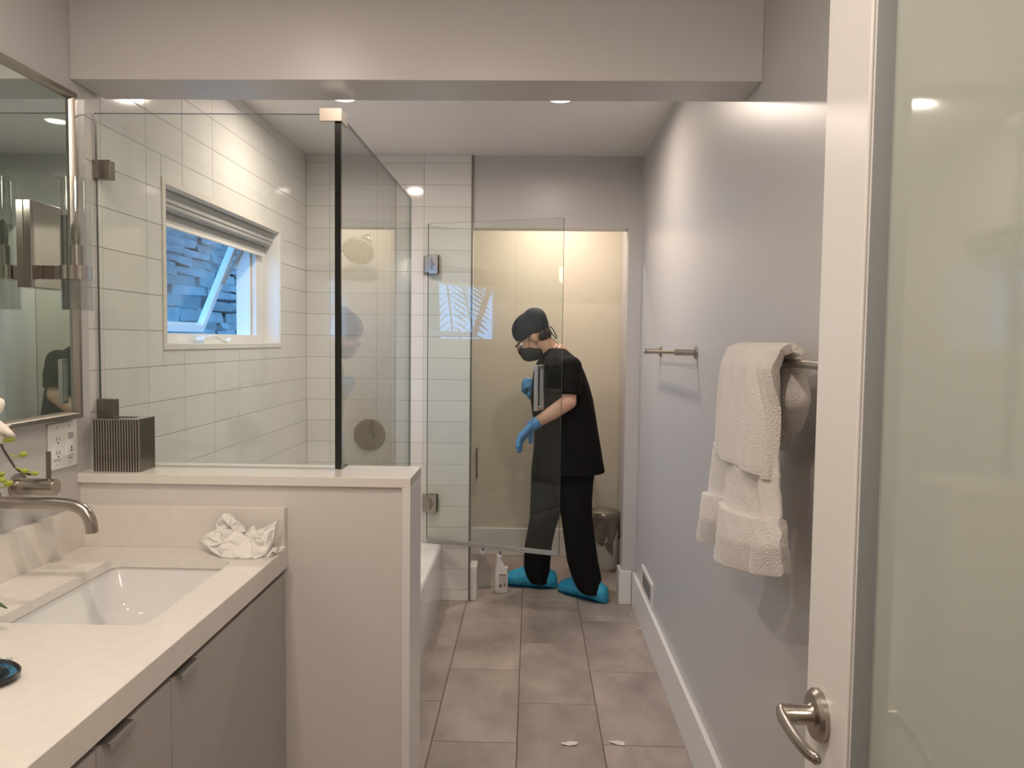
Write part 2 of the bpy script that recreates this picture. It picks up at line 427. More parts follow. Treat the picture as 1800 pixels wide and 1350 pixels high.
# opener lying on the sill
op = thing('window_crank', 'white folding window crank resting on the window sill', 'crank', (-1.27, 2.98, WZ0+.002))
rings = []
for t, h in ((0, .012), (.15, .024), (.8, .028), (1, .018)):
    x0 = -1.292+.0*t; y = 2.915+.105*t
    rings.append([Vector((-1.295, y, WZ0+.002)), Vector((-1.25, y, WZ0+.002)), Vector((-1.255, y, WZ0+.002+h)), Vector((-1.288, y, WZ0+.002+h))])
loft('housing', rings, 'wplastic', op, ang=30)
tube('arm', [(-1.272, 3.01, WZ0+.028), (-1.270, 3.06, WZ0+.030), (-1.268, 3.13, WZ0+.012), (-1.266, 3.17, WZ0+.008)], [.007, .006, .006, .007], 'wplastic', op)
loft('knob', [[Vector(v)+Vector((-1.266, 3.165, WZ0+.003)) for v in q] for q in ([(-.008, 0, 0), (.008, 0, 0), (.008, .012, 0), (-.008, .012, 0)], [(-.008, .03, .02), (.008, .03, .02), (.008, .042, .017), (-.008, .042, .017)])], 'wplastic', op)

# ------------------------------------------------------------------ outdoors
S(box('ground_outside', -14, -1.4, -9, 14, -.45, -.3, 'ground'))
sw = S(box('wall_outside', -2.75, -2.5, 3.9, 9.5, -.3, 4.6, 'mortar'))
S(box('shade_overhang', -2.15, -1.38, .9, 9.5, 2.5, 2.62, 'trimw'))  # added overhang, out of view, to keep sky light off the stone wall
z = .9
while z < 3.1:
    h = random.uniform(.04, .11); y = 3.9 + random.uniform(0, .2)
    while y < 9.4:
        w = random.uniform(.15, .62)
        d = random.uniform(.01, .05)
        bm = bmesh.new(); bm_box(bm, -2.5, -2.49+d, y, min(y+w, 9.45)-.01, z, z+h-.01)
        for v in bm.verts: v.co += Vector((random.uniform(-.015, .015), random.uniform(-.025, .025), random.uniform(-.018, .018)))
        o = finish(bm, 'stone', 'stone', sw)
        y += w
    z += h
def palm(x, y, h, n, L, label):
    t = thing('palm_tree', label, 'palm tree', (x, y, -.3))
    tube('trunk', [(x, y, -.3), (x+.03, y, h*.5), (x, y+.02, h)], [.12, .09, .08], 'trunk', t, 10)
    for k in range(n):
        a = 2*PI*k/n + random.uniform(-.2, .2); up = random.uniform(.1, .9)
        d = Vector((math.cos(a), math.sin(a), 0)); bm = bmesh.new()
        rib = [Vector((x, y, h)) + d*(L*s) + Vector((0, 0, up*L*s*1.1 - 1.25*L*s*s)) for s in [i/12 for i in range(13)]]
        bm_tube(bm, rib, [.012]*12+[.004], 5)
        side = d.cross(Vector((0, 0, 1)))
        for i in range(2, 13):
            for q in (0, .5):
                p0 = rib[i-1].lerp(rib[i], q)
                for sg in (-1, 1):
                    ll = L*.42*math.sin(PI*(i+1)/15)
                    e = p0 + side*(sg*ll*.7) + d*ll*.5 + Vector((0, 0, -ll*.55))
                    w = d*.014
                    vs = [bm.verts.new(v) for v in (p0-w, p0+w, p0.lerp(e, .6)+w+Vector((0, 0, .03)), e)]
                    bm.faces.new(vs)
        finish(bm, 'frond', 'frond', t)
palm(-4.2, .35, 2.55, 11, 1.25, 'feathery palm standing in the garden outside the shower window')

# ------------------------------------------------------------------ lamps in the ceiling, and an added fill globe in the hall
def can(x, y, watts, label, spread=172, size=.085):
    t = thing('recessed_light', label, 'ceiling light', (x, y, CZ), 'recessed ceiling lights')
    lathe('trim_ring', (x, y, CZ), (0, 0, -1), [(0, .062), (.004, .060), (.005, .048), (.001, .046)], 'wplastic', t, 28, cap0=False, cap1=False)
    lathe('lens', (x, y, CZ), (0, 0, -1), [(.0005, .047), (.002, .047)], 'lens', t, 28)
    ld = bpy.data.lights.new('lamp', 'AREA'); ld.shape = 'DISK'; ld.size = size; ld.energy = watts; ld.color = WARM
    ld.spread = math.radians(spread)
    lo = bpy.data.objects.new('lamp', ld); COL.objects.link(lo); lo.location = (0, 0, -.006); lo.parent = t
can(-.79, 3.215, CAN_W['shower']*1.1, 'lit recessed ceiling light above the bathtub')
can(.105, 3.215, CAN_W['shower'], 'lit recessed ceiling light over the tiled walkway')
can(-.75, 1.15, CAN_W['vanity'], 'lit recessed ceiling light above the vanity counter')
can(-.2, .75, CAN_W['vanity'], 'lit recessed ceiling light just inside the entry door')
can(.12, 4.72, CAN_W['alcove'], 'lit recessed ceiling light in the toilet alcove')
gl_ = thing('fill_globe', 'added unseen fill globe in the hall behind the doorway', 'ceiling light', (.25, -.3, CZ))  # added fill lamp behind the camera, brightens the header and half wall
lathe('canopy', (.25, -.3, CZ), (0, 0, -1), [(0, .06), (.012, .058), (.016, .02), (.06, .02)], 'nickel', gl_)
ball('globe', (.25, -.3, CZ-.19), .13, emis_mat('fill globe glow', (1, .86, .70), 12.0), gl_, seg=28)
ld = bpy.data.lights.new('lamp', 'POINT'); ld.shadow_soft_size = .135; ld.energy = CAN_W['hall']; ld.color = WARM
lo = bpy.data.objects.new('lamp', ld); COL.objects.link(lo); lo.location = (0, 0, -.19); lo.parent = gl_
fan = thing('exhaust_fan', 'round flat exhaust vent in the ceiling beside the lights', 'vent', (-.33, 3.215, CZ))
lathe('cover', (-.33, 3.215, CZ), (0, 0, -1), [(0, .075), (.010, .072), (.014, .05), (.015, .001)], 'trimw', fan)
lathe('hub', (-.33, 3.215, CZ-.014), (0, 0, -1), [(0, .03), (.004, .028), (.005, .001)], 'trimw', fan)

# ------------------------------------------------------------------ shower glass
GY, GX, GT, GZ = 2.155, -.548, .010, 2.066
fp = thing('glass_panel', 'clear fixed glass panel standing on the half wall cap', 'glass panel', (-.9, GY, 1.073))
slab('pane', [(-1.229, GY, 1.076), (GX-.006, GY, 1.076), (GX-.006, GY, GZ), (-1.229, GY, GZ)], (0, GT, 0), 'glass', 'gedge', fp)
for z in (1.883, 1.213):
    box('wall_clamp', XT+.001, XT+.052, GY-.008, GY+GT+.008, z, z+.053, 'nickeld', fp, bev=.002)
sp = thing('glass_panel', 'tall fixed glass panel running along the bathtub edge', 'glass panel', (GX, 2.8, .33))
slab('pane', [(GX, GY+GT, 1.076), (GX, PY1+.003, 1.076), (GX, PY1+.003, .335), (GX, 3.42, .335), (GX, 3.42, GZ), (GX, GY+GT, GZ)], (GT, 0, 0), 'glass', 'gedge', sp)
box('corner_seal', GX-.005, GX+.011, GY-.001, GY+GT-.0005, 1.075, GZ-.02, 'gseal', sp)
cc = thing('corner_clamp', 'square nickel clamp joining two glass panels at their top corner', 'clamp', (GX, GY, GZ-.02))
boxes('clamp_body', [(GX-.045, GX+.016, GY-.012, GY-.002, GZ-.022, GZ+.012), (GX-.045, GX+.016, GY-.002, GY+GT+.05, GZ+.001, GZ+.012), (GX+GT+.001, GX+.016, GY-.002, GY+GT+.05, GZ-.022, GZ+.001)], 'nickeld', cc)
# swing door, standing open
H0 = Vector((-.566, 4.165, 0)); H1 = Vector((.154, 3.928, 0)); dd = (H1-H0).normalized(); dn = Vector((dd.y, -dd.x, 0))   # dn: towards the viewer
gd = thing('shower_door', 'frameless glass shower door swung wide open with nickel hinges', 'shower door', (H0.x, H0.y, .33))
DZ0, DZ1 = .347, 2.07
slab('pane', [H0+Vector((0, 0, DZ0)), H1+Vector((0, 0, DZ0)), H1+Vector((0, 0, DZ1)), H0+Vector((0, 0, DZ1))], -dn*GT, 'glass', 'gedge', gd)
def obox(name, o, L, m, parent, bev=0):
    """boxes in door axes: (along, out, up) ranges from the hinge line"""
    bm = bmesh.new()
    for b in L: bm_box(bm, *b, bev=bev)
    mt = Matrix(((dd.x, dn.x, 0, o.x), (dd.y, dn.y, 0, o.y), (0, 0, 1, 0), (0, 0, 0, 1)))
    bmesh.ops.transform(bm, matrix=mt, verts=bm.verts)
    return finish(bm, name, m, parent)
obox('bottom_sweep', H0, [(.0, (H1-H0).length, -GT-.003, .003, DZ0-.012, DZ0+.012)], 'sweep', gd, .002)
for z in (1.80, .50):
    hg = obox('hinge', H0, [(.012, .062, .002, .014, z, z+.103), (.012, .062, -GT-.014, -GT-.002, z, z+.103), (-.012, .010, -.018, .010, z+.008, z+.095)], 'nickel', gd, .0015)
    obox('hinge_screw_plate', H0, [(.024, .036, .014, .0155, z+.02, z+.083), (.036, .05, .014, .0155, z+.045, z+.058)], 'nickeld', hg)
    box('wall_plate', -.592, -.548, 4.178, 4.189, z, z+.10, 'nickel', gd, bev=.001)
hx = .628
hb = obox('handle', H0, [(hx, hx+.019, .034, .053, 1.088, 1.322), (hx, hx+.019, .0, .034, 1.088, 1.107), (hx, hx+.019, .0, .034, 1.303, 1.322)], 'alum', gd, .001)
obox('rear_handle', H0, [(hx, hx+.019, -.063, -.044, 1.088, 1.322), (hx, hx+.019, -.044, -.011, 1.088, 1.107), (hx, hx+.019, -.044, -.011, 1.303, 1.322)], 'alum', gd, .001)

# bathtub
tb = thing('bathtub', 'white bathtub with smooth apron behind the half wall', 'bathtub', (-.86, 3.2, 0))
a = (XT+.001, -.48, PY1+.001, 4.186)
def tr(e, z, r): return rrect(a[0]+e, a[1]-e, a[2]+e, a[3]-e, z, r)
loft('shell', [tr(0, 0, .004), tr(0, .305, .004), tr(.003, .318, .006), tr(.011, .327, .012), tr(.022, .33, .02), tr(.085, .33, .08), tr(.10, .32, .09), tr(.13, .12, .12), tr(.18, .06, .14)], 'porcelain', tb, ang=50)
lathe('overflow_cover', (-.86, 4.06, .23), (0, -1, .2), [(0, .032), (.008, .03), (.01, .001)], 'nickel', tb)
lathe('drain', (-.86, 3.85, .061), (0, 0, 1), [(0, .03), (.003, .028), (.004, .001)], 'nickel', tb)

# shower head and valve
sh = thing('wall_shower', 'round nozzle shower head on a short arm on the tiled end wall', 'shower head', (-.915, YB, 1.98))
lathe('wall_flange', (-.90, YB, 1.985), (0, -1, 0), [(0, .03), (.004, .03), (.012, .018)], 'nickel', sh)
tube('arm', catmull([(-.90, YB-.005, 1.985), (-.90, YB-.06, 1.99), (-.905, YB-.11, 1.965), (-.907, YB-.125, 1.945)], 6), .010, 'nickel', sh)
hd = Vector((-.05, -.72, -.62)).normalized(); hc = Vector((-.908, YB-.13, 1.935))
lathe('ball_joint', hc-hd*.01, hd, [(0, .012), (.01, .018), (.024, .016)], 'nickel', sh)
hdh = lathe('head', hc, hd, [(.008, .015), (.02, .045), (.034, .078), (.05, .083), (.056, .080), (.056, .06), (.054, .05), (.058, .03), (.058, .001)], 'nickel', sh, 40)
u, v = frame(hd)
for k in range(16):
    q = 2*PI*k/16; pc = hc + hd*.056 + (u*math.cos(q)+v*math.sin(q))*.069
    lathe('nozzle', pc, hd, [(0, .0075), (.003, .006), (.004, .001)], 'nickeld', hdh, 8)
tube('spray_lever', [hc+hd*.045+(u*.08), hc+hd*.05+u*.1], .004, 'nickel', sh, 8)
vv = thing('shower_valve', 'large round nickel valve plate with lever below the shower head', 'valve', (-.885, YB, .92))
lathe('plate', (-.885, YB, .92), (0, -1, 0), [(0, .088), (.004, .088), (.008, .084), (.009, .03), (.03, .028), (.045, .024), (.047, .001)], 'nickel', vv, 48)
tube('lever', [(-.885, YB-.04, .92), (-.883, YB-.048, .95), (-.878, YB-.05, .995)], [.011, .009, .007], 'nickel', vv)
lathe('diverter_knob', (-.897, YB-.006, .855), (0, -1, 0), [(0, .010), (.018, .009), (.019, .001)], 'nickel', vv, 16)

# ------------------------------------------------------------------ vanity
CX = -.66; CZ0, CZ1 = .823, .877
vc = thing('vanity_cabinet', 'taupe vanity cabinet with flat doors under the white countertop', 'cabinet', (-.94, 1.15, 0))
boxes('carcass', [(XL+.001, CX-.022, .30, PY0+.006, .09, .11), (XL+.001, XL+.012, .30, PY0+.006, .11, CZ0-.001), (CX-.024, CX-.0205, .30, PY0+.006, .11, CZ0-.001),
    (XL+.012, CX-.024, .30, .318, .11, CZ0-.001), (XL+.012, CX-.024, 1.12, 1.138, .11, CZ0-.001), (XL+.012, CX-.024, PY0-.012, PY0+.006, .11, CZ0-.001)], 'cabin', vc)
box('toe_kick', XL+.001, CX-.07, .30, PY0+.006, 0, .09, 'cabin', vc)
for (y0, y1) in ((1.378, PY0+.003), (1.133, 1.374), (.72, 1.129), (.305, .716)):
    dr = box('door', CX-.02, CX, y0, y1, .10, CZ0-.014, 'cab', vc, bev=.001)
    boxes('tab_pull', [(CX-.018, CX+.014, y0+.012, y0+.092, CZ0-.0138, CZ0-.0118), (CX+.012, CX+.0145, y0+.012, y0+.092, CZ0-.022, CZ0-.012)], 'alum', dr)
SX0, SX1, SY0, SY1 = -1.062, -.752, 1.462, 1.912
ct = thing('countertop', 'warm white quartz countertop with low backsplash around the sink', 'countertop', (-.94, 1.15, CZ0))
O = (XL+.001, CX+.004, .29, PY0+.011)
loft('slab', [rrect(*O, CZ1-.0015, .0015), rrect(O[0]+.0015, O[1]-.0015, O[2]+.0015, O[3]-.0015, CZ1, .001), rrect(SX0, SX1, SY0, SY1, CZ1, .03), rrect(SX0, SX1, SY0, SY1, CZ1-.022, .03),
    rrect(SX0-.03, SX1+.03, SY0-.03, SY1+.03, CZ1-.022, .03), rrect(O[0]+.03, O[1]-.02, O[2]+.02, O[3]-.02, CZ1-.022, .01), rrect(O[0]+.03, O[1]-.02, O[2]+.02, O[3]-.02, CZ0, .01), rrect(*O, CZ0, .0015), rrect(*O, CZ1-.0015, .0015)], 'quartz', ct, False, False, ang=30)
box('backsplash', XL+.001, XL+.021, .29, PY0+.011, CZ1, CZ1+.107, 'quartz', ct, bev=.001)
box('side_splash', XL+.021, CX+.002, PY0-.012, PY0+.011, CZ1, CZ1+.111, 'quartz', ct, bev=.001)
sk = thing('sink', 'white rectangular undermount sink basin', 'sink', (-.9, 1.69, .70))
def skr(e, z, r): return rrect(SX0+e, SX1-e, SY0+e, SY1-e, z, r)
loft('basin', [skr(-.025, CZ1-.0235, .03), skr(-.006, CZ1-.0235, .035), skr(-.004, CZ1-.03, .035), skr(.008, .77, .05), skr(.03, .735, .06), skr(.07, .72, .05), skr(.13, .716, .02)], 'porcelain', sk, False, True, ang=60)
lathe('drain', (-.907, 1.687, .717), (0, 0, 1), [(0, .032), (.003, .03), (.004, .02), (.002, .001)], 'nickel', sk)
fc = thing('faucet', 'wall mounted brushed nickel faucet with curved spout over the sink', 'faucet', (XL, 1.70, 1.06))
fy, fz = 1.70, 1.064
tube('spout', [(XL, fy, fz), (-1.10, fy, fz)] + catmull([(-1.07, fy, fz), (-1.035, fy, fz-.004), (-1.008, fy, fz-.018), (-.995, fy, fz-.042), (-.992, fy, fz-.066)], 6), .0135, 'nickel', fc, 20)
lathe('spout_flange', (XL, fy, fz), (1, 0, 0), [(0, .03), (.006, .03), (.008, .016), (.02, .016)], 'nickel', fc)
hv = lathe('handle', (XL, 1.79, 1.083), (1, 0, 0), [(0, .02), (.005, .02), (.02, .02), (.094, .02), (.096, .019), (.0965, .001)], 'nickel', fc)
tube('lever', [(-1.147, 1.79, 1.095), (-1.147, 1.79, 1.168)], .0055, 'nickeld', hv)
lathe('handle_flange', (XL, 1.79, 1.083), (1, 0, 0), [(0, .032), (.006, .032), (.008, .02)], 'nickel', fc)

# mirror
mr_ = thing('mirror', 'large framed wall mirror with brushed metal frame above the vanity', 'mirror', (XL, 1.5, 1.22))
MY0, MY1, MZ0, MZ1 = .85, 2.018, 1.226, 2.076
fw_, xo = .022, -1.1945
bm = bmesh.new()
def mring(e, x): return [Vector((x, MY0+e, MZ0+e)), Vector((x, MY1-e, MZ0+e)), Vector((x, MY1-e, MZ1-e)), Vector((x, MY0+e, MZ1-e))]
loft('frame', [mring(0, XL), mring(0, xo-.002), mring(.002, xo), mring(.013, xo), mring(.014, xo-.001), mring(fw_, xo-.0135), mring(fw_, XL)], 'nickel', mr_, False, False, ang=20)
box('glass', XL+.001, xo-.0125, MY0+.02, MY1-.02, MZ0+.02, MZ1-.02, 'mirror', mr_)

# sconce on the mirror
mx = xo-.0125; sy_ = 1.868; tz = 1.598; tx = -1.116
sc = thing('wall_sconce', 'sconce with polished plate and open glass cylinder mounted on the mirror', 'sconce', (mx, sy_, 1.55))
box('backplate', mx, mx+.018, sy_-.060, sy_+.060, 1.558, 1.765, 'chrome', sc, bev=.0015)
box('arm', mx+.018, tx-.03, sy_-.016, sy_+.016, tz-.016, tz+.016, 'chrome', sc, bev=.001)
cu = lathe('cup_ring', (tx, sy_, tz-.017), (0, 0, 1), [(0, .0365), (0, .0375), (.033, .0375), (.033, .0365), (.018, .03), (.018, .001)], 'chrome', sc, 36)
lathe('socket', (tx, sy_, tz), (0, 0, 1), [(0, .0145), (.066, .0145), (.0665, .008)], 'nickel', sc, 24)
lathe('bulb', (tx, sy_, tz+.064), (0, 0, 1), [(0, .008), (.008, .011), (.03, .0115), (.05, .0105), (.06, .006), (.064, .001)], 'bulb', sc, 20)
lathe('glass_cylinder', (tx, sy_, 1.507), (0, 0, 1), [(0, .0355), (.318, .0355), (.318, .0335), (0, .0335), (0, .0355)], 'tglass', sc, 40, cap0=False, cap1=False)

# outlet
ol = thing('wall_outlet', 'white double wall plate with outlet and sensor switch under the mirror', 'outlet', (XL, 1.968, 1.16))
box('plate', XL, XL+.006, 1.906, 2.028, 1.098, 1.219, 'wplastic', ol, bev=.003)
for yc in (1.939,):
    r = box('receptacle', XL+.004, XL+.009, yc-.0165, yc+.0165, 1.126, 1.192, 'wplastic', ol, bev=.001)
    for zc in (1.178, 1.142):
        for dy in (-.006, .006): box('slot', XL+.0088, XL+.0093, yc+dy-.001, yc+dy+.001, zc-.004, zc+.005, 'slot', r)
        lathe('ground_hole', (XL+.0085, yc, zc-.010), (1, 0, 0), [(0, .0025), (.0008, .0025)], 'slot', r, 10)
    for k, w in ((0, .008), (1, .008)): box('marking', XL+.0058, XL+.0063, yc-.014+k*.016, yc-.014+k*.016+.01, 1.1195, 1.1215, 'label', r)
r = box('sensor_switch', XL+.004, XL+.009, 1.977, 2.010, 1.130, 1.193, 'wplastic', ol, bev=.001)
box('sensor_window', XL+.0085, XL+.0098, 1.982, 2.005, 1.173, 1.19, 'led', r, bev=.0004)
for dz in (-.004, .004): lathe('button_mark', (XL+.0088, 1.996, 1.146+dz), (1, 0, 0), [(0, .0028), (.0006, .0028)], 'slot', r, 10)
box('marking', XL+.0058, XL+.0063, 1.984, 2.004, 1.119, 1.1235, 'label', r)
for yc in (1.939, 1.993):
    for zc in (1.206, 1.111): lathe('screw', (XL+.0055, yc, zc), (1, 0, 0), [(0, .003), (.001, .0025)], 'led', ol, 10)

# tissue box
tx0, tx1, ty0, ty1, tz0, tz1 = -1.200, -1.066, 2.058, 2.146, 1.073, 1.219
tbx = thing('tissue_box', 'square metal tissue box cover with ribbed front on the half wall', 'tissue box', (-1.13, 2.1, tz0))
box('body', tx0+.004, tx1, ty0+.007, ty1, tz0, tz1-.003, 'nickeld', tbx, bev=.001)
boxes('top_frame', [(tx0, tx1+.001, ty0, ty0+.03, tz1-.003, tz1), (tx0, tx1+.001, ty1-.02, ty1, tz1-.003, tz1), (tx0, tx0+.035, ty0+.03, ty1-.02, tz1-.003, tz1), (tx1-.03, tx1+.001, ty0+.03, ty1-.02, tz1-.003, tz1)], 'chrome', tbx)
for k in range(18):
    x = tx0+.004 + k*(tx1-tx0-.008)/17
    tube('rib', [(x, ty0+.0055, tz0+.001), (x, ty0+.0055, tz1-.003)], .0023, 'chrome', tbx, 8)
box('slot', tx0+.034, tx1-.029, ty0+.029, ty1-.019, tz1-.004, tz1-.0025, 'slot', tbx)

# crumpled tissue on the counter
def crumple(name, c, spots, label):
    t = thing(name, label, 'tissue', c)
    for i, (poly, n) in enumerate(spots):
        bm = bmesh.new(); P_ = [at(x, y, Y=yy) for x, y, yy in poly]
        cen = sum(P_, Vector())/len(P_)
        fan = []
        cv = bm.verts.new(cen + Vector((0, -.018, .004)))
        ring = [bm.verts.new(p) for p in P_]
        mid = [bm.verts.new(p.lerp(cen, .5) + Vector((random.uniform(-.006, .006), random.uniform(-.02, .004), random.uniform(-.004, .006)))) for p in P_]
        m = len(P_)
        for k in range(m):
            j = (k+1) % m
            bm.faces.new((ring[k], ring[j], mid[j], mid[k])); bm.faces.new((mid[k], mid[j], cv))
        bmesh.ops.subdivide_edges(bm, edges=bm.edges, cuts=4, use_grid_fill=True)
        bm.normal_update()
        for v in bm.verts:
            if v.is_boundary: w_ = .25
            else: w_ = 1
            q = v.co*34 + Vector((i*7.3, 0, 0))
            n_ = abs(noise.noise(q)) + .5*abs(noise.noise(q*2.3))
            v.co += Vector((.25, -1, .35))*((n_-.3)*.020*w_)
            v.co.z = max(v.co.z, CZ1+.001)
        o = finish(bm, 'sheet_fold', 'tissue', t)
        so = o.modifiers.new('thick', 'SOLIDIFY'); so.thickness = .0006
        for p in o.data.polygons: p.use_smooth = True
        shade(o.data, 28)
    return t
crumple('crumpled_tissue', (-.78, 1.97, CZ1), [
    ([(377, 921, 2.0), (392, 903, 2.0), (404, 902, 2.0), (416, 912, 2.0), (430, 926, 2.0), (432, 934, 1.99), (415, 940, 1.97), (385, 936, 1.98)], 0),
    ([(350, 948, 1.99), (362, 938, 1.98), (383, 930, 1.98), (404, 930, 1.97), (425, 937, 1.97), (440, 950, 1.96), (445, 980, 1.93), (420, 986, 1.925), (392, 982, 1.93), (370, 968, 1.95), (358, 957, 1.97)], 0),
    ([(430, 940, 1.98), (444, 922, 1.985), (443, 935, 1.985), (462, 928, 1.99), (492, 913, 2.0), (483, 930, 1.99), (480, 955, 1.97), (468, 975, 1.95), (445, 985, 1.925), (436, 960, 1.95)], 0),
    ([(463, 977, 1.95), (476, 962, 1.98), (490, 962, 1.99), (502, 959, 2.0), (497, 967, 1.99), (487, 968, 1.97), (478, 977, 1.955), (467, 983, 1.945)], 0),
], 'crumpled white tissue lying on the counter corner')

# agate dish with crystals
dc = Vector((-.905, 1.203, CZ1))
ds = thing('agate_dish', 'blue agate slice dish with dark rim on the counter', 'dish', dc)
def agr(s, z): return [dc + Vector((math.cos(q)*.068*s*(1+.06*math.sin(3*q+1)), math.sin(q)*.06*s*(1+.05*math.sin(2*q)), z)) for q in [2*PI*k/40 for k in range(40)]]
loft('rim', [agr(.86, 0), agr(.97, .006), agr(1, .013), agr(.96, .015), agr(.93, .0125), agr(.9, .009)], 'rim', ds)
loft('inlay', [agr(.91, .0085), agr(.91, .0095), agr(.6, .0085), agr(.1, .0085)], 'blue', ds)
cy_ = thing('crystal_piece', 'small clear crystal cluster on the blue agate dish', 'crystal', dc+Vector((.035, .02, .0095)))
for k in range(9):
    b = dc + Vector((.036+random.uniform(-.02, .014), .016+random.uniform(-.018, .018), .0095)); d = Vector((random.uniform(-.5, .5), random.uniform(-.5, .5), 1)).normalized()
    lathe('shard', b, d, [(0, .006), (.012, .006), (.02, .001)], 'crystal', cy_, 6, ang=10)

# orchid: pot stands at the left end of the sink, the flowering stem arches to the right
oc = Vector((-1.12, 1.375, CZ1))
orc = thing('potted_orchid', 'white orchid with green buds leaning over the faucet', 'orchid', oc)
lathe('pot', oc, (0, 0, 1), [(0, .038), (.004, .040), (.08, .048), (.082, .046), (.07, .042), (.07, .001)], 'pot', orc)
def leaf(b, d, L, w, m, name, droop=.5, up=.3):
    d = Vector(d).normalized(); s = d.cross(Vector((0, 0, 1))).normalized(); R_ = []
    for i in range(9):
        t = i/8; c = b + d*(L*t) + Vector((0, 0, L*(up*t-droop*t*t))); ww = w*math.sin(PI*min(1, .12+t*.86))**.7
        R_.append([c - s*ww, c + Vector((0, 0, -.15*ww)), c + s*ww, c + Vector((0, 0, .002-.15*ww))])
    loft(name, R_, m, orc, ang=80)
for q in (.4, 2.2, 3.7, 5.2): leaf(oc+Vector((0, 0, .075)), (math.cos(q), math.sin(q), 0), .13, .024, 'leaf', 'leaf', .6, .35)
oy = 1.5
sp_ = [oc+Vector((0, 0, .07)), Vector((-1.16, 1.40, 1.15)), Vector((-1.15, 1.45, 1.30))] + [at(-30, 725, Y=oy), at(-4, 768, Y=oy), at(5, 788, Y=oy), at(14, 803, Y=oy), at(20, 812, Y=oy), at(27, 822, Y=oy), at(38, 830, Y=oy), at(52, 834, Y=oy), at(60, 833, Y=oy)]
tube('stem', catmull(sp_, 6), .0022, 'stem', orc, 8)
for (x, y, L, w, ang) in ((41, 799, .0085, .0058, .25), (44, 828, .0085, .0055, -.1), (61, 832, .0085, .0045, 0), (16, 773, .012, .0055, .15), (3, 843, .010, .006, -.5), (15, 850, .010, .006, .3), (3, 833, .006, .005, 0)):
    c = at(x, y, Y=oy-.006)
    b = ball('bud', c, (L, w, w), 'bud', orc, Matrix.Rotation(-ang, 3, 'Y'))
for pts in ([(18, 800), (28, 802), (36, 801)], [(27, 822), (36, 826), (42, 828)], [(-6, 848), (2, 845)], [(0, 858), (8, 856), (14, 851)]):
    tube('pedicel', [at(x, y, Y=oy-.004) for x, y in pts], .0014, 'bud', orc, 6)
def petal(pts, yy, name='petal'):
    P_ = [at(x, y, Y=yy) for x, y in pts]; cen = sum(P_, Vector())/len(P_)
    bm = bmesh.new(); m_ = len(P_)
    A = [bm.verts.new(p) for p in P_]; B_ = [bm.verts.new(p.lerp(cen, .45)+Vector((0, -.004, 0))) for p in P_]; c0 = bm.verts.new(cen+Vector((0, -.006, 0)))
    for k in range(m_):
        j = (k+1) % m_; bm.faces.new((A[k], A[j], B_[j], B_[k])); bm.faces.new((B_[k], B_[j], c0))
    o = finish(bm, name, 'petal', orc, True, 80)
    so = o.modifiers.new('thick', 'SOLIDIFY'); so.thickness = .0012
petal([(-30, 705), (-12, 698), (0, 699), (8, 703), (9, 711), (5, 722), (0, 729), (-16, 730), (-30, 722)], oy-.01)
petal([(-30, 735), (-10, 738), (2, 740), (14, 750), (22, 758), (28, 766), (22, 768), (6, 762), (-10, 764), (-30, 758)], oy-.012)
petal([(-4, 744), (10, 746), (20, 746), (17, 751), (6, 753), (-4, 752)], oy+.004)
petal([(-20, 760), (0, 762), (8, 770), (4, 780), (-10, 778), (-20, 772)], oy-.004)

# ------------------------------------------------------------------ right wall: paper bar, towel bar, vent
pb = thing('towel_rail', 'small empty nickel rail on the right wall near the alcove', 'rail', (XR, 3.1, 1.41))
for y in (2.745, 3.49):
    zc = 1.411 if y < 3 else 1.405
    lathe('flange', (XR, y, zc), (-1, 0, 0), [(0, .024), (.004, .024), (.009, .016)], 'nickel', pb, 24)
    lathe('post', (XR, y, zc), (-1, 0, 0), [(.004, .0115), (.076, .0115), (.078, .010)], 'nickel', pb, 20)
tube('rail', [(.520, 2.75, 1.411), (.520, 3.485, 1.405)], .007, 'nickel', pb)
BX, BZ = .505, 1.407
twb = thing('towel_bar', 'long nickel towel bar on the right wall behind the entry door', 'towel bar', (XR, 1.85, BZ))
tube('bar', [(BX, 1.28, BZ), (BX, 2.0, BZ)], .0085, 'nickel', twb)
for y in (1.30, 1.98):
    lathe('flange', (XR, y, BZ), (-1, 0, 0), [(0, .024), (.004, .024), (.009, .016)], 'nickel', twb, 24)
    lathe('post', (XR, y, BZ), (-1, 0, 0), [(.004, .011), (.085, .011), (.09, .009)], 'nickel', twb, 20)
vt = thing('wall_vent', 'white wall register with dark grille just above the baseboard', 'vent', (XR, 3.73, .19))
y0, y1, z0, z1 = 3.565, 3.9, .187, .31
boxes('frame', [(XR-.008, XR, y0, y0+.03, z0, z1), (XR-.008, XR, y1-.03, y1, z0, z1), (XR-.008, XR, y0+.03, y1-.03, z0, z0+.022), (XR-.008, XR, y0+.03, y1-.03, z1-.022, z1)], 'trimw', vt)
box('duct_back', XR-.0025, XR-.001, y0+.03, y1-.03, z0+.022, z1-.022, 'slot', vt)
for k in range(12):
    y = y0+.042 + k*.0225
    box('louvre', XR-.007, XR-.003, y, y+.006, z0+.022, z1-.022, 'reveal', vt)

